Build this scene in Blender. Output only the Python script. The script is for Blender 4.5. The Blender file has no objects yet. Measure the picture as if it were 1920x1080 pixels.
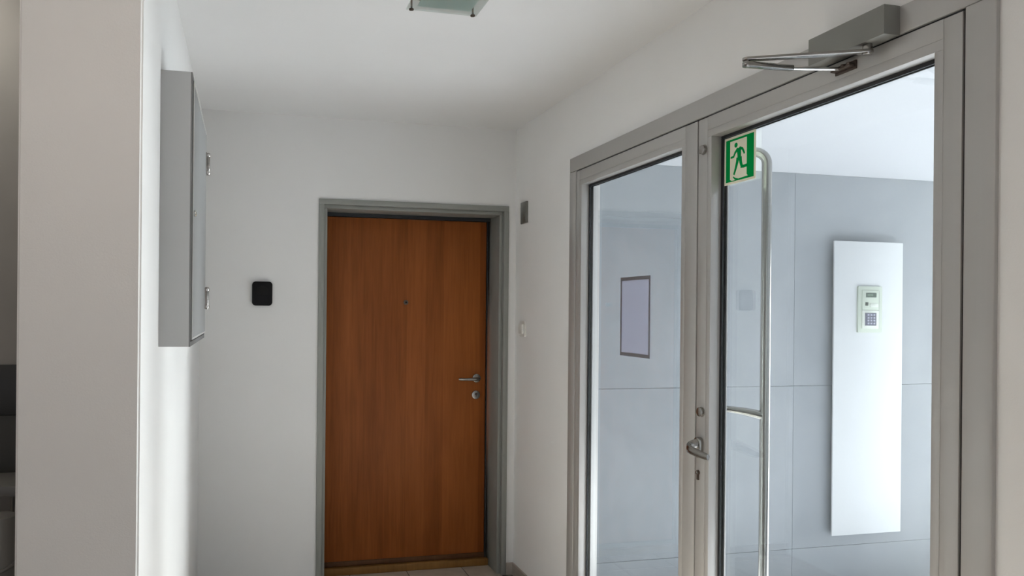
import bpy, bmesh, math
from mathutils import Vector, Matrix

scene = bpy.context.scene
C = scene.collection

# ------------------------------------------------------------------ camera, world, lights, exposure
CAM_H = 1.61
cam_d = bpy.data.cameras.new('camera')
cam = bpy.data.objects.new('camera', cam_d); C.objects.link(cam)
cam_d.sensor_width = 36.0
cam_d.lens = 36.0 * 1385.0 / 1920.0
cam_d.shift_x = (960.0 - 783.0) / 1920.0
cam_d.shift_y = (582.0 - 540.0) / 1920.0
cam_d.clip_start = 0.02
yaw = math.atan((783.0 - 464.0) / 1385.0)
cam.matrix_world = (Matrix.Translation((0, 0, CAM_H)) @ Matrix.Rotation(-yaw, 4, 'Z')
                    @ Matrix.Rotation(math.pi / 2, 4, 'X') @ Matrix.Rotation(0.0092, 4, 'Z'))
scene.camera = cam

world = bpy.data.worlds.new('world'); scene.world = world
world.use_nodes = True
bgn = world.node_tree.nodes['Background']
bgn.inputs['Color'].default_value = (0.80, 0.88, 1.0, 1)
bgn.inputs['Strength'].default_value = 1.0

def area_light(name, loc, direction, sx, sy, watts, col):
    d = bpy.data.lights.new(name, 'AREA'); d.shape = 'RECTANGLE'; d.size = sx; d.size_y = sy
    d.energy = watts; d.color = col
    o = bpy.data.objects.new(name, d); C.objects.link(o); o.location = loc
    o.rotation_euler = Vector(direction).to_track_quat('-Z', 'Y').to_euler()
    return o
# daylight through the glazed entrance of the vestibule (wall at x = 9.5)
area_light('entrance_daylight', (9.62, 2.75, 1.1), (-1, 0, 0), 1.6, 2.1, 560, (0.925, 0.965, 1.0))
# sun falling through that glazing onto the vestibule floor and on through the glass doors onto the corridor floor
sun_d = bpy.data.lights.new('sun', 'SUN'); sun_d.energy = 68.0; sun_d.angle = 0.02; sun_d.color = (0.925, 0.96, 1.0)
sun = bpy.data.objects.new('sun', sun_d); C.objects.link(sun); sun.location = (14, 3, 8)
sun.rotation_euler = Vector((-1.0, -0.06, -0.51)).to_track_quat('-Z', 'Y').to_euler()
# added fill light at an invented lobby window behind the camera (wall at y = -3)
area_light('lobby_fill', (-0.2, -3.10, 1.25), (0, 1, 0.45), 2.6, 2.2, 10, (1.0, 0.94, 0.88))

vs = scene.view_settings
vs.view_transform = 'Standard'; vs.look = 'None'; vs.gamma = 1.0; vs.use_curve_mapping = False
vs.exposure = 0.0
scene.display_settings.display_device = 'sRGB'

# ------------------------------------------------------------------ materials
def srgb(r, g, b):
    f = lambda c: ((c / 255.0) / 12.92) if c / 255.0 <= 0.04045 else (((c / 255.0) + 0.055) / 1.055) ** 2.4
    return (f(r), f(g), f(b), 1)

def mat(name, col, rough=0.5, metal=0.0, noise=0.0, nscale=8.0, bump=0.0, bscale=200.0, spec=0.5, stretch=None, coat=0.0):
    m = bpy.data.materials.new(name); m.use_nodes = True
    nt = m.node_tree; b = nt.nodes['Principled BSDF']
    b.inputs['Base Color'].default_value = col
    b.inputs['Roughness'].default_value = rough
    b.inputs['Metallic'].default_value = metal
    b.inputs['Specular IOR Level'].default_value = spec
    b.inputs['Coat Weight'].default_value = coat
    tc = nt.nodes.new('ShaderNodeTexCoord'); mp = nt.nodes.new('ShaderNodeMapping')
    nt.links.new(tc.outputs['Object'], mp.inputs['Vector'])
    if stretch: mp.inputs['Scale'].default_value = stretch
    n = nt.nodes.new('ShaderNodeTexNoise'); n.inputs['Scale'].default_value = nscale; n.inputs['Detail'].default_value = 5
    nt.links.new(mp.outputs['Vector'], n.inputs['Vector'])
    if noise > 0:
        cr = nt.nodes.new('ShaderNodeValToRGB')
        cr.color_ramp.elements[0].position = 0.3; cr.color_ramp.elements[1].position = 0.7
        cr.color_ramp.elements[0].color = tuple(c * (1 - noise) for c in col[:3]) + (1,)
        cr.color_ramp.elements[1].color = tuple(min(1, c * (1 + noise)) for c in col[:3]) + (1,)
        nt.links.new(n.outputs['Fac'], cr.inputs['Fac'])
        nt.links.new(cr.outputs['Color'], b.inputs['Base Color'])
    if bump > 0:
        n2 = nt.nodes.new('ShaderNodeTexNoise'); n2.inputs['Scale'].default_value = bscale; n2.inputs['Detail'].default_value = 3
        nt.links.new(mp.outputs['Vector'], n2.inputs['Vector'])
        bp = nt.nodes.new('ShaderNodeBump'); bp.inputs['Strength'].default_value = bump; bp.inputs['Distance'].default_value = 0.002
        nt.links.new(n2.outputs['Fac'], bp.inputs['Height']); nt.links.new(bp.outputs['Normal'], b.inputs['Normal'])
    return m

def wood_mat(name, dark, light, strip, rough=0.42):
    """veneer: vertical strips of slightly different tone plus stretched grain"""
    m = bpy.data.materials.new(name); m.use_nodes = True
    nt = m.node_tree; N = nt.nodes; L = nt.links; b = N['Principled BSDF']
    b.inputs['Roughness'].default_value = rough; b.inputs['Specular IOR Level'].default_value = 0.22
    tc = N.new('ShaderNodeTexCoord'); sep = N.new('ShaderNodeSeparateXYZ'); L.new(tc.outputs['Object'], sep.inputs[0])
    dv = N.new('ShaderNodeMath'); dv.operation = 'DIVIDE'; dv.inputs[1].default_value = strip; L.new(sep.outputs['X'], dv.inputs[0])
    fl = N.new('ShaderNodeMath'); fl.operation = 'FLOOR'; L.new(dv.outputs[0], fl.inputs[0])
    wn = N.new('ShaderNodeTexWhiteNoise'); wn.noise_dimensions = '1D'; L.new(fl.outputs[0], wn.inputs['W'])
    mp = N.new('ShaderNodeMapping'); mp.inputs['Scale'].default_value = (26, 26, 1.3); L.new(tc.outputs['Object'], mp.inputs['Vector'])
    n = N.new('ShaderNodeTexNoise'); n.inputs['Scale'].default_value = 2.2; n.inputs['Detail'].default_value = 8; n.inputs['Distortion'].default_value = 0.6
    L.new(mp.outputs[0], n.inputs['Vector'])
    mp2 = N.new('ShaderNodeMapping'); mp2.inputs['Scale'].default_value = (5, 5, 0.9); L.new(tc.outputs['Object'], mp2.inputs['Vector'])
    n2 = N.new('ShaderNodeTexNoise'); n2.inputs['Scale'].default_value = 1.5; n2.inputs['Detail'].default_value = 4
    L.new(mp2.outputs[0], n2.inputs['Vector'])
    a1 = N.new('ShaderNodeMath'); a1.operation = 'MULTIPLY'; a1.inputs[1].default_value = 0.22; L.new(wn.outputs['Value'], a1.inputs[0])
    a2 = N.new('ShaderNodeMath'); a2.operation = 'MULTIPLY_ADD'; a2.inputs[1].default_value = 0.45; L.new(n.outputs['Fac'], a2.inputs[0]); L.new(a1.outputs[0], a2.inputs[2])
    a3 = N.new('ShaderNodeMath'); a3.operation = 'MULTIPLY_ADD'; a3.inputs[1].default_value = 0.5; L.new(n2.outputs['Fac'], a3.inputs[0]); L.new(a2.outputs[0], a3.inputs[2])
    cr = N.new('ShaderNodeValToRGB')
    cr.color_ramp.elements[0].position = 0.35; cr.color_ramp.elements[0].color = dark
    cr.color_ramp.elements[1].position = 0.95; cr.color_ramp.elements[1].color = light
    L.new(a3.outputs[0], cr.inputs['Fac']); L.new(cr.outputs['Color'], b.inputs['Base Color'])
    return m

def glass_mat(name, tint, r0=0.06, rough=0.0):
    m = bpy.data.materials.new(name); m.use_nodes = True
    nt = m.node_tree; N = nt.nodes; L = nt.links
    N.remove(N['Principled BSDF'])
    out = N['Material Output']
    tr = N.new('ShaderNodeBsdfTransparent'); tr.inputs['Color'].default_value = tint
    gl = N.new('ShaderNodeBsdfGlossy'); gl.inputs['Roughness'].default_value = rough; gl.inputs['Color'].default_value = (0.97, 1, 0.99, 1)
    lw = N.new('ShaderNodeLayerWeight'); lw.inputs['Blend'].default_value = 0.5
    pw = N.new('ShaderNodeMath'); pw.operation = 'POWER'; pw.inputs[1].default_value = 5; L.new(lw.outputs['Facing'], pw.inputs[0])
    ma = N.new('ShaderNodeMath'); ma.operation = 'MULTIPLY_ADD'; ma.inputs[1].default_value = 1 - r0; ma.inputs[2].default_value = r0
    L.new(pw.outputs[0], ma.inputs[0])
    mx = N.new('ShaderNodeMixShader'); L.new(ma.outputs[0], mx.inputs['Fac'])
    L.new(tr.outputs[0], mx.inputs[1]); L.new(gl.outputs[0], mx.inputs[2]); L.new(mx.outputs[0], out.inputs['Surface'])
    return m

def concrete_mat(name, a, b_, rough=0.6):
    m = bpy.data.materials.new(name); m.use_nodes = True
    nt = m.node_tree; N = nt.nodes; L = nt.links; b = N['Principled BSDF']; b.inputs['Roughness'].default_value = rough
    tc = N.new('ShaderNodeTexCoord')
    n = N.new('ShaderNodeTexNoise'); n.inputs['Scale'].default_value = 2.3; n.inputs['Detail'].default_value = 9; n.inputs['Roughness'].default_value = 0.62
    n.inputs['Distortion'].default_value = 0.8
    L.new(tc.outputs['Object'], n.inputs['Vector'])
    cr = N.new('ShaderNodeValToRGB'); cr.color_ramp.elements[0].position = 0.28; cr.color_ramp.elements[1].position = 0.72
    cr.color_ramp.elements[0].color = a; cr.color_ramp.elements[1].color = b_
    L.new(n.outputs['Fac'], cr.inputs['Fac']); L.new(cr.outputs['Color'], b.inputs['Base Color'])
    return m

M = {}
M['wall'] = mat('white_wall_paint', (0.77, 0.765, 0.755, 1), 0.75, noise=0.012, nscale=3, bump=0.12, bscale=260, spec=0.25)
M['wall_lit'] = mat('lit_white_wall_paint', (0.90, 0.893, 0.88, 1), 0.75, noise=0.012, nscale=3, bump=0.12, bscale=260, spec=0.25)  # same wall paint, lightened to put bounce light into the right wall
M['lobby_wall'] = mat('bounce_beige_lobby', (0.46, 0.37, 0.29, 1), 0.8, noise=0.02, nscale=3, spec=0.2)  # unseen lobby walls made beige to warm and dim the bounce light
M['ceiling'] = mat('white_ceiling_paint', (0.80, 0.80, 0.80, 1), 0.85, noise=0.01, nscale=3, bump=0.1, bscale=200, spec=0.2)
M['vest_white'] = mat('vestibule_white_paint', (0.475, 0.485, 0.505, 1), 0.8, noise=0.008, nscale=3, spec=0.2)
M['concrete'] = concrete_mat('smooth_concrete_panel', (0.235, 0.255, 0.272, 1), (0.285, 0.303, 0.32, 1))
M['joint'] = mat('dark_joint', (0.24, 0.25, 0.26, 1), 0.8, noise=0.05)
M['tile'] = mat('beige_floor_tile', (0.49, 0.42, 0.35, 1), 0.35, noise=0.10, nscale=14, bump=0.05)
M['vest_floor'] = mat('pale_vestibule_floor', (0.36, 0.36, 0.375, 1), 0.5, noise=0.05)
M['grout'] = mat('floor_grout', (0.15, 0.13, 0.11, 1), 0.9, noise=0.08, nscale=40)
M['skirting'] = mat('beige_tile_skirting', (0.38, 0.335, 0.29, 1), 0.45, noise=0.07, nscale=14)
M['alu'] = mat('grey_powder_coated_aluminium', (0.49, 0.48, 0.465, 1), 0.38, metal=0.3, noise=0.008, nscale=3, stretch=(30, 30, 0.6), spec=0.45)
M['steel'] = mat('brushed_stainless_steel', (0.33, 0.325, 0.31, 1), 0.17, metal=1.0, noise=0.04, nscale=20, stretch=(1, 1, 8))
M['chrome'] = mat('polished_chrome', (0.72, 0.71, 0.69, 1), 0.12, metal=1.0, noise=0.02)
M['satin'] = mat('satin_nickel', (0.36, 0.345, 0.325, 1), 0.24, metal=1.0, noise=0.03)
M['darkmetal'] = mat('dark_bronze_metal', (0.11, 0.085, 0.07, 1), 0.35, metal=0.8, noise=0.04)
M['rubber_and_gap'] = mat('black_rubber_and_gap_shade', (0.012, 0.014, 0.017, 1), 0.5, noise=0.05)  # rubber of the glass seals, and solid black for shade in gaps
M['closer'] = mat('grey_closer_cover', (0.24, 0.24, 0.222, 1), 0.4, metal=0.15, noise=0.02)
M['steel_frame'] = mat('grey_green_painted_steel', (0.27, 0.275, 0.255, 1), 0.45, noise=0.008, nscale=4, stretch=(20, 20, 1), spec=0.4)
M['wood'] = wood_mat('cherry_veneer', (0.185, 0.050, 0.009, 1), (0.40, 0.122, 0.028, 1), 0.118, 0.5)
M['oak'] = wood_mat('oak_threshold', (0.16, 0.075, 0.018, 1), (0.30, 0.15, 0.045, 1), 3.0, 0.5)
M['threshold_dark'] = wood_mat('dark_door_drip_bar', (0.07, 0.03, 0.012, 1), (0.13, 0.06, 0.025, 1), 3.0, 0.5)
M['cabinet'] = mat('grey_painted_sheet_steel', (0.44, 0.445, 0.445, 1), 0.6, noise=0.015, nscale=3, spec=0.12)
M['cabinet_door'] = mat('shaded_cabinet_grey', (0.28, 0.282, 0.28, 1), 0.6, noise=0.015, nscale=3, spec=0.12)  # cabinet grey darkened in colour to offset strong light on the door
M['cabinet_rim'] = mat('dark_grey_cabinet_rim', (0.15, 0.15, 0.15, 1), 0.5, noise=0.02)
M['cabinet_edge'] = mat('pale_cabinet_edge', (0.58, 0.58, 0.57, 1), 0.4, metal=0.3, noise=0.02)
M['black'] = mat('black_plastic', (0.005, 0.005, 0.006, 1), 0.55, noise=0.1, nscale=30, spec=0.15)
M['black_gloss'] = mat('black_recess', (0.003, 0.003, 0.0035, 1), 0.7, noise=0.1, spec=0.3)
M['white_plastic'] = mat('white_plastic', (0.74, 0.73, 0.69, 1), 0.35, noise=0.015)
M['ventgrey'] = mat('grey_metal_plate', (0.20, 0.20, 0.18, 1), 0.3, metal=0.5, noise=0.05)
M['board'] = mat('white_lacquered_glass', (0.575, 0.59, 0.595, 1), 0.7, noise=0.005, spec=0.12)
M['intercom'] = mat('pale_intercom_plastic', (0.43, 0.475, 0.405, 1), 0.8, noise=0.01)
M['intercom_light'] = mat('white_intercom_module', (0.56, 0.59, 0.53, 1), 0.8, noise=0.01)
M['lcd'] = mat('green_grey_display', (0.05, 0.075, 0.055, 1), 0.2, noise=0.1, nscale=60)
M['lcd_text'] = mat('display_digits', (0.13, 0.19, 0.14, 1), 0.3, noise=0.02)
M['keypad'] = mat('violet_grey_keypad', (0.085, 0.088, 0.125, 1), 0.4, noise=0.05, nscale=30)
M['key'] = mat('pale_key', (0.30, 0.305, 0.38, 1), 0.4, noise=0.03)
M['intercom_dark'] = mat('dark_lens', (0.05, 0.06, 0.05, 1), 0.2, noise=0.05)
M['glow'] = mat('cream_photoluminescent_film', (0.86, 0.84, 0.68, 1), 0.8, noise=0.02, spec=0.1)
M['green'] = mat('safety_green_print', (0.0, 0.31, 0.065, 1), 0.8, noise=0.02, spec=0.05)
M['paper'] = mat('white_paper_back', (0.60, 0.60, 0.66, 1), 0.7, noise=0.01)
_nt = M['paper'].node_tree; _tl = _nt.nodes.new('ShaderNodeBsdfTranslucent'); _tl.inputs['Color'].default_value = (0.58, 0.59, 0.66, 1)
_mx = _nt.nodes.new('ShaderNodeMixShader'); _mx.inputs['Fac'].default_value = 0.55
_nt.links.new(_nt.nodes['Principled BSDF'].outputs[0], _mx.inputs[1]); _nt.links.new(_tl.outputs[0], _mx.inputs[2])
_nt.links.new(_mx.outputs[0], _nt.nodes['Material Output'].inputs['Surface'])
M['tape'] = mat('grey_notice_frame', (0.25, 0.26, 0.30, 1), 0.5, noise=0.03)
M['pane'] = glass_mat('clear_door_glass', (0.955, 0.975, 0.968, 1), 0.10)
M['lamp_glass'] = glass_mat('clear_lamp_glass', (0.86, 0.90, 0.89, 1), 0.06)
M['frosted'] = mat('frosted_teal_glass', (0.62, 0.72, 0.71, 1), 0.35, noise=0.02)
M['dark_wall'] = mat('dark_recess_wall', (0.24, 0.228, 0.215, 1), 0.8, noise=0.03)  # dark grey across the whole recess wall
M['dark_lower'] = mat('dark_grey_panel', (0.032, 0.031, 0.027, 1), 0.6, noise=0.05)
M['dark_band'] = mat('near_black_strip', (0.012, 0.0115, 0.0105, 1), 0.5, noise=0.05)
M['ledge'] = mat('grey_ledge', (0.12, 0.117, 0.11, 1), 0.5, noise=0.03)
M['bin'] = mat('dark_grey_bin_metal', (0.17, 0.165, 0.155, 1), 0.45, metal=0.3, noise=0.03)
M['added_emit'] = bpy.data.materials.new('added_diffuser_glow'); M['added_emit'].use_nodes = True  # glow of lamps added out of view
_b = M['added_emit'].node_tree.nodes['Principled BSDF']
_b.inputs['Emission Color'].default_value = (1, 0.95, 0.86, 1); _b.inputs['Emission Strength'].default_value = 26.0

M['added_glow'] = M['added_emit'].copy(); M['added_glow'].name = 'added_lamp_glow'  # glow of the lamp added above the viewer
_b = M['added_glow'].node_tree.nodes['Principled BSDF']
_b.inputs['Emission Color'].default_value = (1, 0.87, 0.75, 1); _b.inputs['Emission Strength'].default_value = 19.0

# ------------------------------------------------------------------ helpers
def wloc(o):
    return o.location.copy() + (wloc(o.parent) if o.parent else Vector((0, 0, 0)))

def link_mesh(name, bm, material, parent=None, smooth=False, angle=35):
    """bm is in world coordinates; the origin goes to the centre of its bounds"""
    xs = [v.co for v in bm.verts]
    lo = Vector((min(v.x for v in xs), min(v.y for v in xs), min(v.z for v in xs)))
    hi = Vector((max(v.x for v in xs), max(v.y for v in xs), max(v.z for v in xs)))
    c = (lo + hi) / 2
    bmesh.ops.translate(bm, verts=bm.verts, vec=-c)
    bmesh.ops.recalc_face_normals(bm, faces=bm.faces)
    me = bpy.data.meshes.new(name); bm.to_mesh(me); bm.free()
    if material: me.materials.append(material)
    if smooth:
        me.polygons.foreach_set('use_smooth', [True] * len(me.polygons))
        me.set_sharp_from_angle(angle=math.radians(angle))
    o = bpy.data.objects.new(name, me); C.objects.link(o)
    o.parent = parent
    o.location = c - (wloc(parent) if parent else Vector((0, 0, 0)))
    return o

def add_box(bm, x0, x1, y0, y1, z0, z1):
    vs_ = [bm.verts.new(p) for p in ((x0, y0, z0), (x1, y0, z0), (x1, y1, z0), (x0, y1, z0), (x0, y0, z1), (x1, y0, z1), (x1, y1, z1), (x0, y1, z1))]
    for f in ((0, 3, 2, 1), (4, 5, 6, 7), (0, 1, 5, 4), (1, 2, 6, 5), (2, 3, 7, 6), (3, 0, 4, 7)):
        bm.faces.new([vs_[i] for i in f])

def box(name, x0, x1, y0, y1, z0, z1, material, parent=None, bev=0.0, seg=2):
    bm = bmesh.new(); add_box(bm, min(x0, x1), max(x0, x1), min(y0, y1), max(y0, y1), min(z0, z1), max(z0, z1))
    if bev > 0:
        bmesh.ops.bevel(bm, geom=bm.edges[:], offset=bev, segments=seg, profile=0.5, affect='EDGES')
    return link_mesh(name, bm, material, parent, smooth=bev > 0)

def boxes(name, lst, material, parent=None):
    bm = bmesh.new()
    for b in lst: add_box(bm, *b)
    return link_mesh(name, bm, material, parent)

def frame_of(axis):
    a = Vector(axis).normalized()
    u = a.orthogonal().normalized(); v = a.cross(u)
    return a, u, v

def cyl_bm(bm, p0, p1, r0, r1=None, n=24, bev=0.0):
    r1 = r0 if r1 is None else r1
    p0 = Vector(p0); p1 = Vector(p1); a, u, v = frame_of(p1 - p0); Ln = (p1 - p0).length
    rings = [(0, r0), (Ln, r1)] if bev <= 0 else [(0, r0 - bev), (bev * 0.3, r0 - bev * 0.3), (bev, r0), (Ln - bev, r1), (Ln - bev * 0.3, r1 - bev * 0.3), (Ln, r1 - bev)]
    R = []
    for t, r in rings:
        R.append([bm.verts.new(p0 + a * t + (u * math.cos(2 * math.pi * k / n) + v * math.sin(2 * math.pi * k / n)) * r) for k in range(n)])
    for i in range(len(R) - 1):
        for k in range(n):
            bm.faces.new((R[i][k], R[i][(k + 1) % n], R[i + 1][(k + 1) % n], R[i + 1][k]))
    bm.faces.new(R[0][::-1]); bm.faces.new(R[-1])

def cyl(name, p0, p1, r0, material, parent=None, r1=None, n=24, bev=0.0):
    bm = bmesh.new(); cyl_bm(bm, p0, p1, r0, r1, n, bev)
    return link_mesh(name, bm, material, parent, smooth=True)

def tube_bm(bm, pts, radii, n=16, sq=(1, 1), up=None):
    """swept tube with per-point radius; sq flattens the section along (u, v)"""
    pts = [Vector(p) for p in pts]
    if not isinstance(radii, (list, tuple)): radii = [radii] * len(pts)
    R = []; prev = None
    for i, p in enumerate(pts):
        t = (pts[min(i + 1, len(pts) - 1)] - pts[max(i - 1, 0)]).normalized()
        if up is not None:
            u = Vector(up) - t * t.dot(Vector(up)); u.normalize()
        elif prev is None: u = t.orthogonal().normalized()
        else: u = (prev - t * t.dot(prev)).normalized()
        prev = u; v = t.cross(u)
        R.append([bm.verts.new(p + (u * math.cos(2 * math.pi * k / n) * sq[0] + v * math.sin(2 * math.pi * k / n) * sq[1]) * radii[i]) for k in range(n)])
    for i in range(len(R) - 1):
        for k in range(n):
            bm.faces.new((R[i][k], R[i][(k + 1) % n], R[i + 1][(k + 1) % n], R[i + 1][k]))
    bm.faces.new(R[0][::-1]); bm.faces.new(R[-1])

def tube(name, pts, radii, material, parent=None, n=16, sq=(1, 1), up=None):
    bm = bmesh.new(); tube_bm(bm, pts, radii, n, sq, up)
    return link_mesh(name, bm, material, parent, smooth=True, angle=50)

def prism(name, pts3, vec, material, parent=None, bev=0.0, seg=2):
    """extrude a planar outline (3D points) along vec"""
    bm = bmesh.new(); vec = Vector(vec)
    a = [bm.verts.new(Vector(p)) for p in pts3]; b = [bm.verts.new(Vector(p) + vec) for p in pts3]
    n = len(a)
    bm.faces.new(a); bm.faces.new(b[::-1])
    for i in range(n): bm.faces.new((a[i], b[i], b[(i + 1) % n], a[(i + 1) % n]))
    bmesh.ops.recalc_face_normals(bm, faces=bm.faces)
    if bev > 0:
        es = [e for e in bm.edges if len(e.link_faces) == 2 and e.calc_face_angle(0) > 0.9]
        bmesh.ops.bevel(bm, geom=es, offset=bev, segments=seg, profile=0.5, affect='EDGES')
    return link_mesh(name, bm, material, parent, smooth=bev > 0 or n > 12)

def rrect(w, h, r, n=6):
    pts = []
    for cx, cy, a0 in ((w / 2 - r, h / 2 - r, 0), (-w / 2 + r, h / 2 - r, 90), (-w / 2 + r, -h / 2 + r, 180), (w / 2 - r, -h / 2 + r, 270)):
        for k in range(n + 1):
            a = math.radians(a0 + 90 * k / n); pts.append((cx + r * math.cos(a), cy + r * math.sin(a)))
    return pts

def tag(o, label=None, cat=None, group=None, kind=None):
    if label: o['label'] = label
    if cat: o['category'] = cat
    if group: o['group'] = group
    if kind: o['kind'] = kind
    return o

def empty(name, loc, label=None, cat=None, group=None, kind=None):
    o = bpy.data.objects.new(name, None); o.empty_display_size = 0.1; C.objects.link(o); o.location = loc
    return tag(o, label, cat, group, kind)

def struct(o, label, cat): return tag(o, label, cat, kind='structure')

# ------------------------------------------------------------------ room constants (metres)
XL, XR = -0.259, 1.60          # corridor walls
YB = 4.28                      # back wall face
YP = 1.945                     # face of the wall end on the left
XP = -0.541                    # its left edge
ZC = 2.72                      # corridor ceiling
YN = -3.0                      # wall behind the camera
XW = -2.6                      # far left wall of the lobby
VX0, VX1, VY0, VY1, VZ = 1.72, 9.5, -0.6, 3.70, 2.43   # vestibule

# ------------------------------------------------------------------ setting: corridor shell
# door opening in the back wall: x .42-1.53, z 0-2.232
struct(boxes('wall_back', [(XL - 0.1, 0.42, YB, YB + 0.3, 0, ZC), (1.53, XR + 0.12, YB, YB + 0.3, 0, ZC), (0.42, 1.53, YB, YB + 0.3, 2.232, ZC),
                           (0.42, 1.53, YB + 0.29, YB + 0.3, 0, 2.232)], M['wall']),
       'white painted end wall of the corridor around the wooden door', 'wall')
FY0, FY1, FZ = 1.291, 3.488, 2.386      # glazed door frame outline on the right wall
struct(boxes('wall_right', [(XR, VX0, FY1, YB + 0.3, 0, ZC), (XR, VX0, YN, FY0, 0, ZC), (XR, VX0, FY0, FY1, FZ, ZC)], M['wall_lit']),
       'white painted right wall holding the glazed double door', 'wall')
_b = bmesh.new(); add_box(_b, XP, XL, YP, YB + 0.3, 0, ZC)
bmesh.ops.bevel(_b, geom=[e for e in _b.edges if abs((e.verts[0].co - e.verts[1].co).z) > 1], offset=0.006, segments=3, affect='EDGES')
struct(link_mesh('wall_left', _b, M['wall'], None, True), 'white painted wall end and left wall carrying the grey cabinet', 'wall')
struct(boxes('wall_alcove', [(XW, XP, 2.62, 2.72, 0, ZC)], M['dark_wall']), 'dark grey wall of the recess beyond the white wall end', 'wall')
struct(boxes('wall_lobby', [(XW - 0.1, XW, YN, 3.4, 0, ZC)], M['lobby_wall']), 'side wall of the lobby left of the viewer', 'wall')
struct(boxes('wall_front', [(XW, -1.55, YN - 0.12, YN, 0, ZC), (1.15, XR, YN - 0.12, YN, 0, ZC), (-1.55, 1.15, YN - 0.12, YN, 0, 0.06), (-1.55, 1.15, YN - 0.12, YN, 2.38, ZC)], M['lobby_wall']),
       'unseen lobby wall with an added window behind the viewer', 'wall')
w1 = struct(empty('window_added_1', (-0.2, YN - 0.05, 0.06)), 'added white framed window behind the viewer for the fill light', 'window')
boxes('window_frame', [(-1.55, -1.49, YN - 0.09, YN - 0.03, 0.06, 2.38), (1.09, 1.15, YN - 0.09, YN - 0.03, 0.06, 2.38), (-1.49, 1.09, YN - 0.09, YN - 0.03, 0.06, 0.12),
                       (-1.49, 1.09, YN - 0.09, YN - 0.03, 2.32, 2.38), (-0.23, -0.17, YN - 0.09, YN - 0.03, 0.12, 2.32)], M['white_plastic'], w1)
struct(boxes('ceiling', [(XW - 0.1, XR, YN - 0.12, YB + 0.3, ZC, ZC + 0.1), (XR, VX0, YN - 0.12, YB + 0.3, ZC, ZC + 0.1)], M['ceiling']), 'plain white corridor ceiling with one glass lamp', 'ceiling')

# floor: grout bed with single tiles
floor = struct(boxes('floor', [(XW, VX0, YN, YB + 0.3, -0.10, -0.004)], M['grout']), 'beige tiled floor with dark joints at the foot of the wooden door', 'floor')
PT = 0.353
tile_me = None
def place_tile(x0, x1, y0, y1):
    global tile_me
    w, d = x1 - x0, y1 - y0
    if abs(w - (PT - 0.006)) < 1e-4 and abs(d - (PT - 0.006)) < 1e-4 and tile_me:
        o = bpy.data.objects.new('tile', tile_me); C.objects.link(o); o.parent = floor
        o.location = Vector(((x0 + x1) / 2, (y0 + y1) / 2, -0.004)) - wloc(floor)
        return
    o = box('tile', x0, x1, y0, y1, -0.008, 0.0, M['tile'], floor, 0.0012, 1)
    if abs(w - (PT - 0.006)) < 1e-4 and abs(d - (PT - 0.006)) < 1e-4: tile_me = o.data
jx = [0.972 + PT * k for k in range(-11, 4)]
jy = [4.205 - PT * k for k in range(-1, 22)]
for i in range(len(jx) - 1):
    for j in range(len(jy) - 1):
        a0, a1 = max(jx[i], XW), min(jx[i + 1], XR); b0, b1 = max(jy[j + 1], YN), min(jy[j], 4.47)
        if a1 - a0 < 0.03 or b1 - b0 < 0.03: continue
        cx, cy = (a0 + a1) / 2, (b0 + b1) / 2
        if cx < XL and cy > YP and a1 < XL: continue         # inside or behind the left wall
        if b0 >= YB - 0.2 and not (0.40 < cx < 1.56) and b1 > YB: b1 = YB
        if b1 > YB:
            a0, a1 = max(a0, 0.42), min(a1, 1.53)
            if a1 - a0 < 0.03: continue
        place_tile(a0 + 0.003, a1 - 0.003, b0 + 0.003, b1 - 0.003)

struct(boxes('baseboard_right', [(XR - 0.011, XR, FY1, YB, 0, 0.072), (XR - 0.011, XR, YN, FY0, 0, 0.072)], M['skirting']), 'low beige tile skirting along the right wall', 'baseboard')
struct(boxes('baseboard_back', [(1.553, XR - 0.011, YB - 0.011, YB, 0, 0.072), (XL, 0.395, YB - 0.011, YB, 0, 0.072)], M['skirting']), 'low beige tile skirting at the foot of the end wall', 'baseboard')

# ------------------------------------------------------------------ setting: vestibule behind the glass
vw = struct(boxes('wall_vestibule', [(VX0, VX1 + 0.1, VY1 + 0.012, VY1 + 0.1, 0, 2.9)], M['joint']), 'pale grey concrete clad wall seen through the glass doors', 'wall')
hx = [VX0, 3.103, 4.953, 6.803, 8.653, VX1]; hz = [0.0, 0.24, 1.19, VZ]
for i in range(5):
    for j in range(3):
        box('panel', hx[i] + 0.0008, hx[i + 1] - 0.0008, VY1, VY1 + 0.012, hz[j] + 0.0008, hz[j + 1] - 0.0008, M['concrete'], vw, 0.0008, 1)
HX, HZ = 4.6, 4.9               # unseen tall hall added beyond HX so sun reaches the corridor floor
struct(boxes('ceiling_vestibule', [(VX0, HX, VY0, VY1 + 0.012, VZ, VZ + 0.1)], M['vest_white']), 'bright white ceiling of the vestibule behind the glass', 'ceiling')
struct(boxes('ceiling_added_hall', [(HX, VX1 + 0.1, VY0 - 0.1, VY1 + 0.1, HZ, HZ + 0.1)], M['vest_white']), 'unseen ceiling of the entrance hall, raised to let the sun in', 'ceiling')
struct(boxes('wall_added_hall', [(HX - 0.1, HX, VY0 - 0.1, VY1 + 0.1, VZ + 0.1, HZ), (HX, VX1 + 0.1, VY1 + 0.012, VY1 + 0.1, 2.9, HZ)], M['vest_white']), 'unseen upper walls of the entrance hall, added to let the sun in', 'wall')
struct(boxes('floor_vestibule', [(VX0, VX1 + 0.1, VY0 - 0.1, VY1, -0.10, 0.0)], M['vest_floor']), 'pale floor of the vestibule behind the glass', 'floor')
struct(boxes('wall_vestibule_near', [(VX0, VX1 + 0.1, VY0 - 0.1, VY0, 0, HZ)], M['vest_white']), 'near side wall of the vestibule', 'wall')
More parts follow.
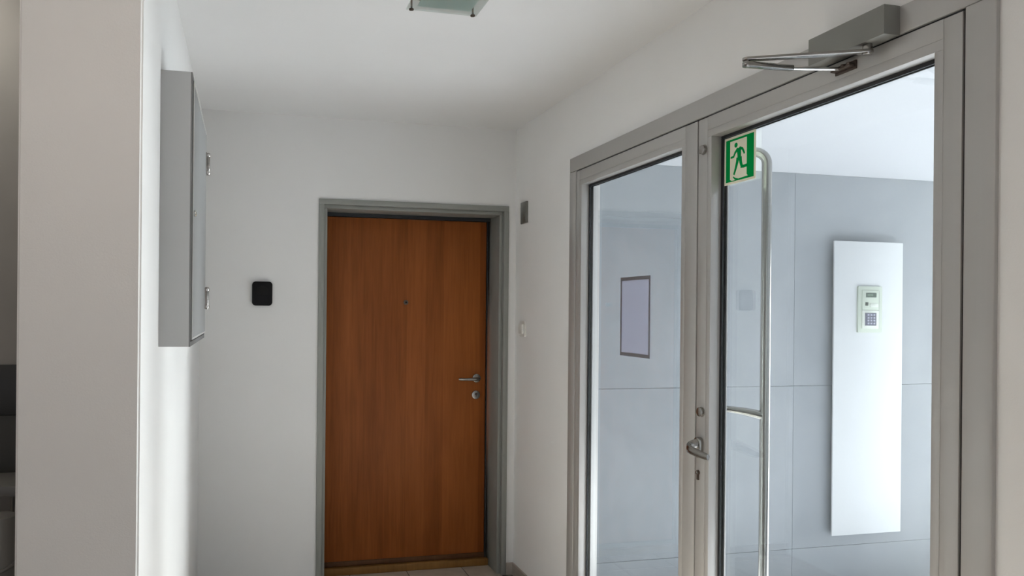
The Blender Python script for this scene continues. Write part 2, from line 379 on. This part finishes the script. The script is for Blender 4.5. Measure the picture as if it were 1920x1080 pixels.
struct(boxes('wall_vestibule_inner', [(VX0, VX0 + 0.01, FY1 + 0.02, VY1, 0, VZ), (VX0, VX0 + 0.01, VY0, FY0 - 0.02, 0, VZ), (VX0, VX0 + 0.01, FY0 - 0.02, FY1 + 0.02, FZ + 0.02, VZ)], M['vest_white']), 'white vestibule side of the glazed door wall', 'wall')
GY0, GY1, GZ = 1.0, 3.60, 4.75  # unseen entrance glazing, made full height to let the sun in
struct(boxes('wall_entrance', [(VX1, VX1 + 0.1, VY0, GY0, 0, HZ), (VX1, VX1 + 0.1, GY1, VY1, 0, HZ), (VX1, VX1 + 0.1, GY0, GY1, GZ, HZ)], M['vest_white']), 'unseen entrance wall of the hall, glazed full height to let the sun in', 'wall')
w2 = struct(empty('window_2', (VX1 + 0.05, (GY0 + GY1) / 2, 0)), 'unseen entrance glazing of the hall, made full height for the sun', 'window')
boxes('window_frame', [(VX1 + 0.02, VX1 + 0.08, y, y + 0.06, 0, GZ) for y in (GY0, 1.846, 2.693, GY1 - 0.06)] + [(VX1 + 0.02, VX1 + 0.08, GY0, GY1, z, z + 0.06) for z in (0, 2.24, GZ - 0.06)], M['alu'], w2)

# ------------------------------------------------------------------ wooden entrance door
d1 = struct(empty('door_1', (0.97, 4.45, 0)), 'closed cherry wood veneer apartment door in a grey steel frame', 'door')
def ring_u(bm, x0, x1, z1, w, y0, y1):
    """U shaped frame: two jambs and a head, w wide, inward from the outline"""
    add_box(bm, x0, x0 + w, y0, y1, 0, z1); add_box(bm, x1 - w, x1, y0, y1, 0, z1); add_box(bm, x0 + w, x1 - w, y0, y1, z1 - w, z1)
def jamb_set(x0, x1, z1, w, y0, y1, nm, bev=0.003):
    box(nm, x0, x0 + w, y0, y1, 0, z1 - w, M['steel_frame'], d1, bev)
    box(nm, x1 - w, x1, y0, y1, 0, z1 - w, M['steel_frame'], d1, bev)
    box('frame_head', x0, x1, y0, y1, z1 - w, z1, M['steel_frame'], d1, bev)
jamb_set(0.396, 1.552, 2.250, 0.032, 4.268, 4.300, 'frame_jamb')
jamb_set(0.424, 1.524, 2.222, 0.024, 4.298, 4.54, 'frame_reveal')
for a in ((0.448, 0.462, 4.472, 4.495, 0, 2.198), (1.479, 1.487, 4.472, 4.495, 0, 2.198), (0.448, 1.500, 4.468, 4.495, 2.176, 2.198)):
    box('door_seal', *a, M['rubber_and_gap'], d1)
leaf = box('door_leaf', 0.452, 1.478, 4.482, 4.525, 0.055, 2.174, M['wood'], d1, 0.002)
box('drip_bar', 0.452, 1.478, 4.474, 4.484, 0.050, 0.078, M['threshold_dark'], d1, 0.002)
box('threshold', 0.449, 1.499, 4.452, 4.53, 0.0, 0.046, M['oak'], d1, 0.006)
# peephole
ph = cyl('peephole', (0.957, 4.474, 1.659), (0.957, 4.486, 1.659), 0.0145, M['darkmetal'], d1, n=20, bev=0.002)
cyl('peephole_lens', (0.957, 4.4725, 1.659), (0.957, 4.476, 1.659), 0.006, M['black_gloss'], ph, n=16)
# lever handle with rosette
h = cyl('door_handle', (1.418, 4.472, 1.184), (1.418, 4.484, 1.184), 0.0275, M['satin'], d1, n=28, bev=0.003)
pts = [(1.418, 4.474, 1.182), (1.418, 4.445, 1.182), (1.416, 4.428, 1.182), (1.405, 4.419, 1.182), (1.388, 4.416, 1.182), (1.34, 4.416, 1.1825), (1.30, 4.418, 1.183), (1.288, 4.424, 1.183)]
tube('lever', pts, [0.011, 0.011, 0.011, 0.0105, 0.010, 0.009, 0.009, 0.0085], M['satin'], h, n=16)
c1 = cyl('lock_rosette', (1.414, 4.470, 1.079), (1.414, 4.484, 1.079), 0.0275, M['satin'], d1, n=28, bev=0.003)
cyl('cylinder_core', (1.414, 4.4685, 1.084), (1.414, 4.472, 1.084), 0.0085, M['darkmetal'], c1, n=16)
box('key_slot', 1.4115, 1.4165, 4.4683, 4.4715, 1.066, 1.084, M['darkmetal'], c1)

# ------------------------------------------------------------------ glazed double door: fixed frame
t1 = struct(empty('trim_1', (XR + 0.03, 2.39, 0)), 'grey aluminium frame around the glazed double door', 'door frame')
G = 0.0045
FX0, FX1 = 1.590, 1.725
LT = 2.314        # underside of the fixed frame head
def vprof(name, y0, y1, z0, z1, x0, x1, m, par, bev=0.0025):
    return box(name, x0, x1, y0, y1, z0, z1, m, par, bev)
vprof('frame_jamb', 3.4165, FY1, 0, FZ - 0.0715, FX0, FX1, M['alu'], t1, 0.004)
vprof('frame_jamb', FY0, 1.3645, 0, FZ - 0.0715, FX0, FX1, M['alu'], t1, 0.004)
vprof('frame_head', FY0, FY1, FZ - 0.0718, FZ, FX0, FX1, M['alu'], t1, 0.004)
boxes('frame_gap_shade', [(1.598, 1.65, 3.4117, 3.4163, 0, 2.313), (1.598, 1.65, 1.3647, 1.3713, 0, 2.313), (1.598, 1.65, 1.3715, 3.4115, 2.3087, 2.3140)], M['rubber_and_gap'], t1)  # black strips in the frame gaps, shade put into the colour

PX = 1.638      # corridor face of the glass
def glazed_leaf(name, label, y_hi, y_lo, op_hi, op_lo):
    d = struct(empty(name, (1.63, (y_hi + y_lo) / 2, 0)), label, 'door')
    x0, x1 = 1.5925, 1.664
    zt, ot, ob = 2.3085, 2.262, 0.115
    b = 0.0235                    # width of the glazing beads
    vprof('stile', op_hi + b, y_hi, 0.012, zt, x0, x1, M['alu'], d, 0.0018)
    vprof('stile', y_lo, op_lo - b, 0.012, zt, x0, x1, M['alu'], d, 0.0018)
    vprof('rail', op_lo - b, op_hi + b, ot, zt, x0, x1, M['alu'], d, 0.0004)
    vprof('rail', op_lo - b, op_hi + b, 0.012, ob, x0, x1, M['alu'], d, 0.0004)
    zi, zb = ot - 0.0255, ob + 0.0235
    # glazing beads on the corridor side, then the vestibule side
    for xa, xb in ((x0 + 0.0005, PX - 0.001), (PX + 0.013, x1)):
        vprof('glazing_bead', op_hi, op_hi + b, zb, zi, xa, xb, M['alu'], d, 0.0008)
        vprof('glazing_bead', op_lo - b, op_lo, zb, zi, xa, xb, M['alu'], d, 0.0008)
        vprof('glazing_bead', op_lo - b, op_hi + b, zi, ot, xa, xb, M['alu'], d, 0.0008)
        vprof('glazing_bead', op_lo - b, op_hi + b, ob, zb, xa, xb, M['alu'], d, 0.0008)
    g = 0.011
    for xa, xb in ((PX - 0.006, PX - 0.0004), (PX + 0.0104, PX + 0.0135)):
        boxes('glass_seal', [(xa, xb, op_hi - g, op_hi, zb, zi), (xa, xb, op_lo, op_lo + g, zb, zi), (xa, xb, op_lo + g, op_hi - g, zi - g, zi), (xa, xb, op_lo + g, op_hi - g, zb, zb + g)], M['rubber_and_gap'], d)
    bm = bmesh.new(); add_box(bm, PX, PX + 0.010, op_lo - 0.004, op_hi + 0.004, zb - 0.004, zi + 0.004)
    tag(link_mesh('glass_pane', bm, M['pane'], d), 'clear glass pane')
    return d
d2 = glazed_leaf('door_2', 'far leaf of the glazed double door, carrying the framed notice', 3.4115, 2.3955, 3.354, 2.495)
d3 = glazed_leaf('door_3', 'near leaf of the glazed double door, with exit sign and long pull bar', 2.3885, 1.3715, 2.312, 1.443)
box('meeting_gap_shade', 1.598, 1.65, 2.3887, 2.3953, 0.02, 2.30, M['rubber_and_gap'], d2)  # black strip painting the shade between the two leaves

# two round covers, lever, keyhole on the near leaf's meeting stile
for z in (2.196, 1.255):
    s = cyl('lock_cover', (1.593, 2.3545, z), (1.590, 2.3545, z), 0.0185, M['satin'], d3, n=24, bev=0.001)
    cyl('cover_cap', (1.590, 2.3545, z), (1.580, 2.3545, z), 0.0165, M['satin'], s, n=24, bev=0.002)
lv = prism('lever_handle', [(1.5925, 2.358 + x, 1.128 + y) for x, y in rrect(0.036, 0.074, 0.0175)], (-0.018, 0, 0), M['satin'], d3, 0.003)
pts = [(1.582, 2.358, 1.142), (1.568, 2.360, 1.138), (1.556, 2.364, 1.133), (1.547, 2.362, 1.128), (1.541, 2.352, 1.125), (1.539, 2.335, 1.123), (1.539, 2.30, 1.1195), (1.540, 2.262, 1.117), (1.541, 2.240, 1.1165)]
tube('lever_grip', pts, [0.019, 0.018, 0.0175, 0.017, 0.016, 0.0155, 0.0145, 0.0125, 0.0105], M['satin'], lv, n=18, sq=(1.0, 0.62), up=(0, 0, 1))
kc = prism('lock_cylinder', [(1.5925, 2.371 + 0.0085 * math.cos(a), 1.034 + 0.0085 * math.sin(a)) for a in [math.radians(-60 + 300 * k / 14) for k in range(15)]]
           + [(1.5925, 2.371 - 0.005, 1.008), (1.5925, 2.371 + 0.005, 1.008)], (-0.005, 0, 0), M['darkmetal'], d3)
cyl('cylinder_core', (1.5875, 2.371, 1.034), (1.583, 2.371, 1.034), 0.0062, M['satin'], kc, n=16, bev=0.001)

# long pull bar on the vestibule side
TX, TY = 1.772, 2.252
pts = [(1.664, 2.345, 2.182), (1.70, 2.312, 2.182), (1.735, 2.283, 2.182)]
for k in range(1, 8):
    a = math.radians(90 * k / 7)
    f_ = math.sin(a); pts.append((1.735 + (TX - 1.735) * f_, 2.283 + (TY - 2.283) * f_, 2.182 - 0.045 * (1 - math.cos(a))))
low = [(p[0], p[1], 0.35 - (p[2] - 2.182)) for p in pts][::-1]
pull = tube('pull_bar', pts + [(TX, TY, 1.9), (TX, TY, 1.2), (TX, TY, 0.6)] + low, 0.0165, M['steel'], d3, n=24)
tube('pull_bracket', [(1.664, 2.343, 1.267), (1.69, 2.322, 1.266), (1.72, 2.297, 1.262), (1.75, 2.270, 1.256), (TX - 0.006, TY + 0.006, 1.251)], [0.012, 0.012, 0.014, 0.0155, 0.016], M['steel'], pull, n=18)

# ------------------------------------------------------------------ door closer
dc = empty('door_closer', (1.57, 1.66, 2.30), 'grey box door closer with folded scissor arm above the glass door', 'door closer')
box('closer_body', 1.541, 1.590, 1.536, 1.792, 2.311, 2.386, M['closer'], dc, 0.0018)
cyl('pinion', (1.562, 1.608, 2.312), (1.562, 1.608, 2.284), 0.0115, M['satin'], dc, n=24, bev=0.0015)
E_ = Vector((1.300, 1.735, 2.288)); P_ = Vector((1.562, 1.608, 2.288))
def flat_bar(name, a, b, w0, w1, th, m, par):
    a = Vector(a); b = Vector(b); t = (b - a).normalized(); s = Vector((-t.y, t.x, 0)).normalized()
    out = []
    for k in range(9):
        an = math.pi / 2 + math.pi * k / 8; out.append(a + (t * math.cos(an) + s * math.sin(an)) * w0)
    for k in range(9):
        an = -math.pi / 2 + math.pi * k / 8; out.append(b + (t * math.cos(an) + s * math.sin(an)) * w1)
    return prism(name, [(p.x, p.y, p.z) for p in out], (0, 0, th), m, par, 0.0012, 2)
flat_bar('main_arm', P_, E_, 0.0145, 0.0115, 0.008, M['satin'], dc)
cyl('elbow_joint', E_ + Vector((0, 0, -0.017)), E_ + Vector((0, 0, 0.001)), 0.008, M['satin'], dc, n=20, bev=0.001)
flat_bar('fore_arm', E_ + Vector((0, 0, -0.016)), (1.43, 1.728, 2.271), 0.0115, 0.0095, 0.012, M['steel'], dc)
tube('arm_rod', [(1.42, 1.7285, 2.277), (1.50, 1.724, 2.280), (1.575, 1.716, 2.283)], 0.0052, M['chrome'], dc, n=14)
br = box('arm_bracket', 1.570, 1.5925, 1.675, 1.742, 2.2785, 2.2835, M['darkmetal'], dc, 0.001)
box('bracket_plate', 1.588, 1.5925, 1.672, 1.745, 2.272, 2.296, M['darkmetal'], br, 0.001)
for y in (1.686, 1.706):
    cyl('bracket_screw', (1.578, y, 2.2835), (1.578, y, 2.292), 0.0055, M['darkmetal'], br, n=14, bev=0.001)

# ------------------------------------------------------------------ exit sign on the glass
sg = empty('exit_sign', (PX, 2.217, 2.060), 'green running man exit sign stuck to the glass of the near door leaf', 'sign')
SY, SZ, SW = 2.299, 2.2225, 0.164
def sp(x, y, lay):   # x to the right, y down, 0..1 ; lay = layer number
    return (PX - 0.0012 - 0.00022 * lay, SY - x * SW, SZ - y * SW)
def flat(name, pts, lay, m, par):
    return prism(name, [sp(x, y, lay) for x, y in pts], (0.0002, 0, 0), m, par)
prism('backing', [(PX - 0.0014, SY - SW / 2 + x, SZ - SW / 2 + y) for x, y in rrect(SW, SW, 0.0025, 3)], (0.0013, 0, 0), M['glow'], sg)
flat('green_field', [(0.05, 0.05), (0.945, 0.05), (0.945, 0.948), (0.05, 0.948)], 1.2, M['green'], sg)
dr = flat('doorway', [(0.19, 0.095), (0.725, 0.095), (0.725, 0.865), (0.765, 0.90), (0.40, 0.915), (0.385, 0.93), (0.25, 0.93), (0.19, 0.90)], 2.2, M['glow'], sg)
def tn(X, Y):
    x = (X - 482) / 353.0; top = 243 - 115 * x; bot = 772 - 84 * x
    return (x, (Y - top) / (bot - top))
def limb_bm(bm, pts, ws, lay):
    P2 = [Vector(tn(*p)) for p in pts]; L_, R_ = [], []
    for i, p in enumerate(P2):
        t = (P2[min(i + 1, len(P2) - 1)] - P2[max(i - 1, 0)]).normalized(); s = Vector((-t.y, t.x)) * ws[i]
        L_.append(p + s); R_.append(p - s)
    out = L_ + R_[::-1]
    a = [bm.verts.new(sp(q.x, q.y, lay)) for q in out]; b = [bm.verts.new(Vector(sp(q.x, q.y, lay)) + Vector((0.0002, 0, 0))) for q in out]
    n = len(a); k = len(P2)
    for i in range(k - 1):
        bm.faces.new((a[i], a[i + 1], a[n - 2 - i], a[n - 1 - i])); bm.faces.new((b[i], b[n - 1 - i], b[n - 2 - i], b[i + 1]))
    for i in range(n): bm.faces.new((a[i], b[i], b[(i + 1) % n], a[(i + 1) % n]))
bm = bmesh.new()
limb_bm(bm, [(645, 338), (652, 375), (655, 425), (652, 475)], [0.075, 0.066, 0.058, 0.052], 3.2)      # trunk
limb_bm(bm, [(640, 345), (607, 395), (590, 440), (555, 452)], [0.035, 0.028, 0.026, 0.022], 3.3)       # leading arm
limb_bm(bm, [(655, 340), (690, 345), (702, 372), (714, 402)], [0.032, 0.028, 0.026, 0.022], 3.3)       # trailing arm
limb_bm(bm, [(665, 440), (672, 500), (684, 545), (688, 548)], [0.050, 0.042, 0.036, 0.03], 3.3)        # rear thigh
limb_bm(bm, [(672, 547), (705, 547), (752, 530)], [0.036, 0.032, 0.030], 3.4)                            # rear shin
limb_bm(bm, [(640, 450), (632, 500), (616, 570), (595, 645)], [0.050, 0.042, 0.033, 0.026], 3.3)       # front leg
limb_bm(bm, [(585, 668), (612, 692), (640, 688)], [0.012, 0.022, 0.010], 3.4)                            # foot shadow
link_mesh('runner', bm, M['green'], sg)
hc = tn(617, 307)
flat('runner_head', [(hc[0] + 0.052 * math.cos(2 * math.pi * k / 20), hc[1] + 0.052 * math.sin(2 * math.pi * k / 20)) for k in range(20)], 3.2, M['green'], sg)

# ------------------------------------------------------------------ framed notice on the far leaf
nf = empty('notice_frame', (PX + 0.014, 2.925, 1.415), 'grey framed blank notice fixed to the glass of the far door leaf', 'notice')
NX0, NX1 = PX + 0.0105, PX + 0.016
ny0, ny1, nz0, nz1 = 2.806, 3.060, 1.415, 1.767
for a in ((ny0, ny1, nz1 - 0.0155, nz1), (ny0, ny1, nz0, nz0 + 0.0155), (ny0, ny0 + 0.012, nz0 + 0.0155, nz1 - 0.0155), (ny1 - 0.012, ny1, nz0 + 0.0155, nz1 - 0.0155)):
    box('frame_strip', NX0, NX1, a[0], a[1], a[2], a[3], M['tape'], nf, 0.0006, 1)
box('notice_sheet', NX0 + 0.001, NX0 + 0.003, ny0 + 0.01, ny1 - 0.01, nz0 + 0.013, nz1 - 0.013, M['paper'], nf)

# ------------------------------------------------------------------ white board with intercom in the vestibule
wb = empty('wall_board', (3.574, 3.67, 0.316), 'tall narrow white glossy board on the grey wall, carrying the intercom', 'panel')
box('board_sheet', 3.333, 3.815, 3.652, 3.662, 0.316, 2.039, M['board'], wb, 0.0012)
for x in (3.42, 3.73):
    box('board_batten', x - 0.02, x + 0.02, 3.662, 3.70, 0.40, 1.95, M['joint'], wb)
ic = empty('intercom', (3.573, 3.64, 1.504), 'small pale intercom with display and keypad on the white board', 'intercom')
prism('housing', [(3.573 + x, 3.652, 1.640 + y) for x, y in rrect(0.168, 0.272, 0.006, 4)], (0, -0.012, 0), M['intercom'], ic, 0.001)
um = box('display_module', 3.513, 3.630, 3.636, 3.640, 1.636, 1.752, M['intercom'], ic, 0.001)
ds = box('display', 3.539, 3.611, 3.6345, 3.6362, 1.711, 1.737, M['lcd'], um)
for k, x in enumerate((3.549, 3.558, 3.566, 3.574, 3.582)):
    box('digit', x, x + 0.005, 3.6341, 3.6346, 1.720, 1.731, M['lcd_text'], ds)
box('call_button', 3.534, 3.555, 3.6345, 3.6362, 1.662, 1.682, M['intercom_dark'], um, 0.0015)
box('name_strip', 3.568, 3.624, 3.6345, 3.6362, 1.654, 1.676, M['intercom_light'], um, 0.0005)
lm = box('keypad_module', 3.513, 3.630, 3.635, 3.640, 1.527, 1.634, M['intercom_light'], ic, 0.001)
kp = box('keypad', 3.532, 3.611, 3.6335, 3.6352, 1.545, 1.620, M['keypad'], lm)
for r in range(4):
    for c in range(3):
        x = 3.5545 + c * 0.0205; z = 1.6075 - r * 0.0165
        box('key', x - 0.0065, x + 0.0065, 3.6323, 3.6336, z - 0.0050, z + 0.0050, M['key'], lm, 0.0006, 1)
box('side_groove', 3.6305, 3.6345, 3.6385, 3.6402, 1.527, 1.752, M['ventgrey'], ic)

# ------------------------------------------------------------------ grey wall cabinet on the left wall
cb = empty('wall_cabinet', (XL + 0.045, 2.72, 1.494), 'flat grey metal distribution cabinet with hinged door on the left wall', 'cabinet')
CX = -0.169; cy0, cy1, cz0, cz1 = 2.326, 3.075, 1.494, 2.323
boxes('cabinet_body', [(XL, CX - 0.003, cy0, cy1, cz0, cz1)], M['cabinet'], cb)
bm = bmesh.new()
for a in ((cy0, cy0 + 0.010, cz0, cz1), (cy1 - 0.010, cy1, cz0, cz1), (cy0 + 0.010, cy1 - 0.010, cz0, cz0 + 0.014), (cy0 + 0.010, cy1 - 0.010, cz1 - 0.014, cz1)):
    add_box(bm, CX - 0.003, CX + 0.001, a[0], a[1], a[2], a[3])
link_mesh('front_rim', bm, M['cabinet_rim'], cb)
boxes('door_gap_shade', [(CX - 0.003, CX - 0.0015, cy0 + 0.010, cy1 - 0.010, cz0 + 0.014, cz1 - 0.014)], M['rubber_and_gap'], cb)  # black sheet painting the shade in the gap around the door
dl = box('cabinet_door', CX - 0.0015, CX + 0.004, cy0 + 0.024, cy1 - 0.024, cz0 + 0.020, cz1 - 0.020, M['cabinet_door'], cb, 0.001)
bm = bmesh.new()
for a in ((cy0 + 0.024, cy0 + 0.034, cz0 + 0.020, cz1 - 0.020), (cy1 - 0.034, cy1 - 0.024, cz0 + 0.020, cz1 - 0.020), (cy0 + 0.034, cy1 - 0.034, cz0 + 0.020, cz0 + 0.026), (cy0 + 0.034, cy1 - 0.034, cz1 - 0.026, cz1 - 0.020)):
    add_box(bm, CX + 0.004, CX + 0.0055, a[0], a[1], a[2], a[3])
link_mesh('door_edge', bm, M['cabinet_edge'], dl)
cyl('key_lock', (CX + 0.004, 2.392, 1.905), (CX + 0.0125, 2.392, 1.905), 0.010, M['chrome'], dl, n=20, bev=0.0015)
for z in (2.184, 1.651):
    hg = box('hinge', CX + 0.001, CX + 0.008, cy1 - 0.050, cy1 + 0.002, z - 0.042, z + 0.042, M['satin'], cb, 0.001)
    cyl('hinge_barrel', (CX + 0.010, cy1 - 0.020, z - 0.044), (CX + 0.010, cy1 - 0.020, z + 0.044), 0.0085, M['satin'], hg, n=18, bev=0.0015)
    for dz in (-0.034, 0.034):
        cyl('hinge_knuckle', (CX + 0.010, cy1 - 0.020, z + dz - 0.005), (CX + 0.010, cy1 - 0.020, z + dz + 0.005), 0.0105, M['chrome'], hg, n=18, bev=0.001)

# ------------------------------------------------------------------ small wall fittings
bb = empty('wall_bell', (0.0805, YB, 1.63), 'black rounded box with arched inset on the end wall left of the wooden door', 'wall device')
prism('housing', [(0.0805 + x, YB, 1.697 + y) for x, y in rrect(0.112, 0.136, 0.020, 8)], (0, -0.028, 0), M['black'], bb, 0.005, 3)
arch = [(0.0805 - 0.033, 1.690)] + [(0.0805 - 0.033 * math.cos(math.pi * k / 14), 1.708 + 0.036 * math.sin(math.pi * k / 14)) for k in range(15)] + [(0.0805 + 0.033, 1.690)]
prism('arched_inset', [(x, YB - 0.0275, z) for x, z in arch], (0, -0.0015, 0), M['black_gloss'], bb)
prism('front_plate', [(0.0805 + x, YB - 0.0275, 1.663 + y) for x, y in rrect(0.070, 0.046, 0.006, 4)], (0, -0.0015, 0), M['black'], bb)

vp = empty('wall_plate', (XR, 4.127, 2.131), 'small dark grey metal plate high on the right wall near the corner', 'wall plate')
box('plate', XR - 0.012, XR, 4.078, 4.176, 2.131, 2.259, M['ventgrey'], vp, 0.003)
box('cover', XR - 0.015, XR - 0.011, 4.086, 4.168, 2.139, 2.232, M['ventgrey'], vp, 0.002)

sw = empty('light_switch', (XR, 4.13, 1.455), 'white light switch on the right wall beside the wooden door', 'switch')
prism('switch_frame', [(XR, 4.132 + x, 1.506 + y) for x, y in rrect(0.086, 0.092, 0.014, 6)], (-0.012, 0, 0), M['white_plastic'], sw, 0.003)
prism('rocker', [(XR - 0.011, 4.132 + x, 1.506 + y) for x, y in rrect(0.058, 0.060, 0.006, 4)], (-0.013, 0, 0), M['white_plastic'], sw, 0.004)

# ------------------------------------------------------------------ glass ceiling lamp
cl = empty('ceiling_lamp', (0.656, 2.39, 2.66), 'square frosted glass ceiling lamp held by four metal pins', 'lamp')
lx0, lx1, ly0, ly1 = 0.529, 0.783, 2.262, 2.516
box('glass_plate', lx0, lx1, ly0, ly1, 2.657, 2.663, M['lamp_glass'], cl)
box('frosted_sheet', lx0 + 0.035, lx1 - 0.028, ly0 + 0.03, ly1 - 0.022, 2.6632, 2.6655, M['frosted'], cl)
box('ceiling_base', lx0 + 0.055, lx1 - 0.055, ly0 + 0.05, ly1 - 0.06, 2.690, ZC, M['white_plastic'], cl, 0.003)
box('lamp_holder', lx0 + 0.03, lx0 + 0.052, 2.40, 2.46, 2.668, 2.712, M['darkmetal'], cl, 0.002)
for x in (lx0 + 0.016, lx1 - 0.016):
    for y in (ly0 + 0.012, ly1 - 0.012):
        p = cyl('pin', (x, y, 2.652), (x, y, ZC), 0.0035, M['satin'], cl, n=14)
        cyl('pin_cap', (x, y, 2.651), (x, y, 2.657), 0.0085, M['darkmetal'], p, n=18, bev=0.0015)

# lamp added out of view above the viewer to brighten the wall end
l2 = empty('ceiling_lamp', (-0.30, 1.00, 2.66), 'added unseen square glowing lamp above the viewer, lighting the wall end', 'lamp')
box('glass_plate', -0.427, -0.173, 0.873, 1.127, 2.640, 2.646, M['added_glow'], l2)
box('ceiling_base', -0.37, -0.23, 0.93, 1.07, 2.690, ZC, M['white_plastic'], l2, 0.003)
for x in (-0.411, -0.189):
    for y in (0.885, 1.115):
        cyl('pin', (x, y, 2.635), (x, y, ZC), 0.0035, M['darkmetal'], l2, n=14)

# ------------------------------------------------------------------ dim recess at the far left
AY = 2.62
tag(box('wall_strip', XW + 0.02, XP - 0.002, AY - 0.012, AY, 1.262, 1.423, M['dark_band'], None, 0.001), 'near black horizontal strip across the dark recess wall', 'wall panel')
tag(box('wall_cladding', XW + 0.02, XP - 0.002, AY - 0.008, AY, 1.02, 1.260, M['dark_lower'], None, 0.001), 'dark grey cladding below the black strip in the recess', 'wall panel')
lg = empty('ledge_table', (-0.75, 2.5, 0), 'dim grey ledge on thin posts in the recess beyond the wall end', 'table')
box('ledge_top', XW + 0.3, XP - 0.004, 2.40, AY - 0.013, 1.046, 1.078, M['ledge'], lg, 0.004)
for x in (-0.690, -0.672, -0.60, -1.9):
    cyl('post', (x, 2.46, 0.0), (x, 2.46, 1.048), 0.0055, M['bin'], lg, n=14)
bn = empty('umbrella_bin', (-0.676, 2.29, 0), 'dark grey metal cylinder bin with loop handle under the ledge', 'bin')
cyl('bin_body', (-0.676, 2.29, 0.0), (-0.676, 2.29, 1.022), 0.046, M['bin'], bn, n=36, bev=0.004)
ring = [(-0.676 + 0.0495 * math.cos(2 * math.pi * k / 24), 2.29 + 0.0495 * math.sin(2 * math.pi * k / 24), 0.868 + 0.024 * math.cos(2 * math.pi * k / 24)) for k in range(25)]
tube('loop_handle', ring, 0.0052, M['ledge'], bn, n=10)
al = empty('added_downlight', (-0.95, 2.35, 2.70), 'unseen round downlight above the dark wall', 'lamp')  # lamp added out of view to grade light down the recess wall
cyl('lamp_ring', (-0.95, 2.35, ZC), (-0.95, 2.35, 2.700), 0.140, M['white_plastic'], al, n=32, bev=0.004)
cyl('diffuser', (-0.95, 2.35, 2.7005), (-0.95, 2.35, 2.696), 0.120, M['added_emit'], al, n=32)
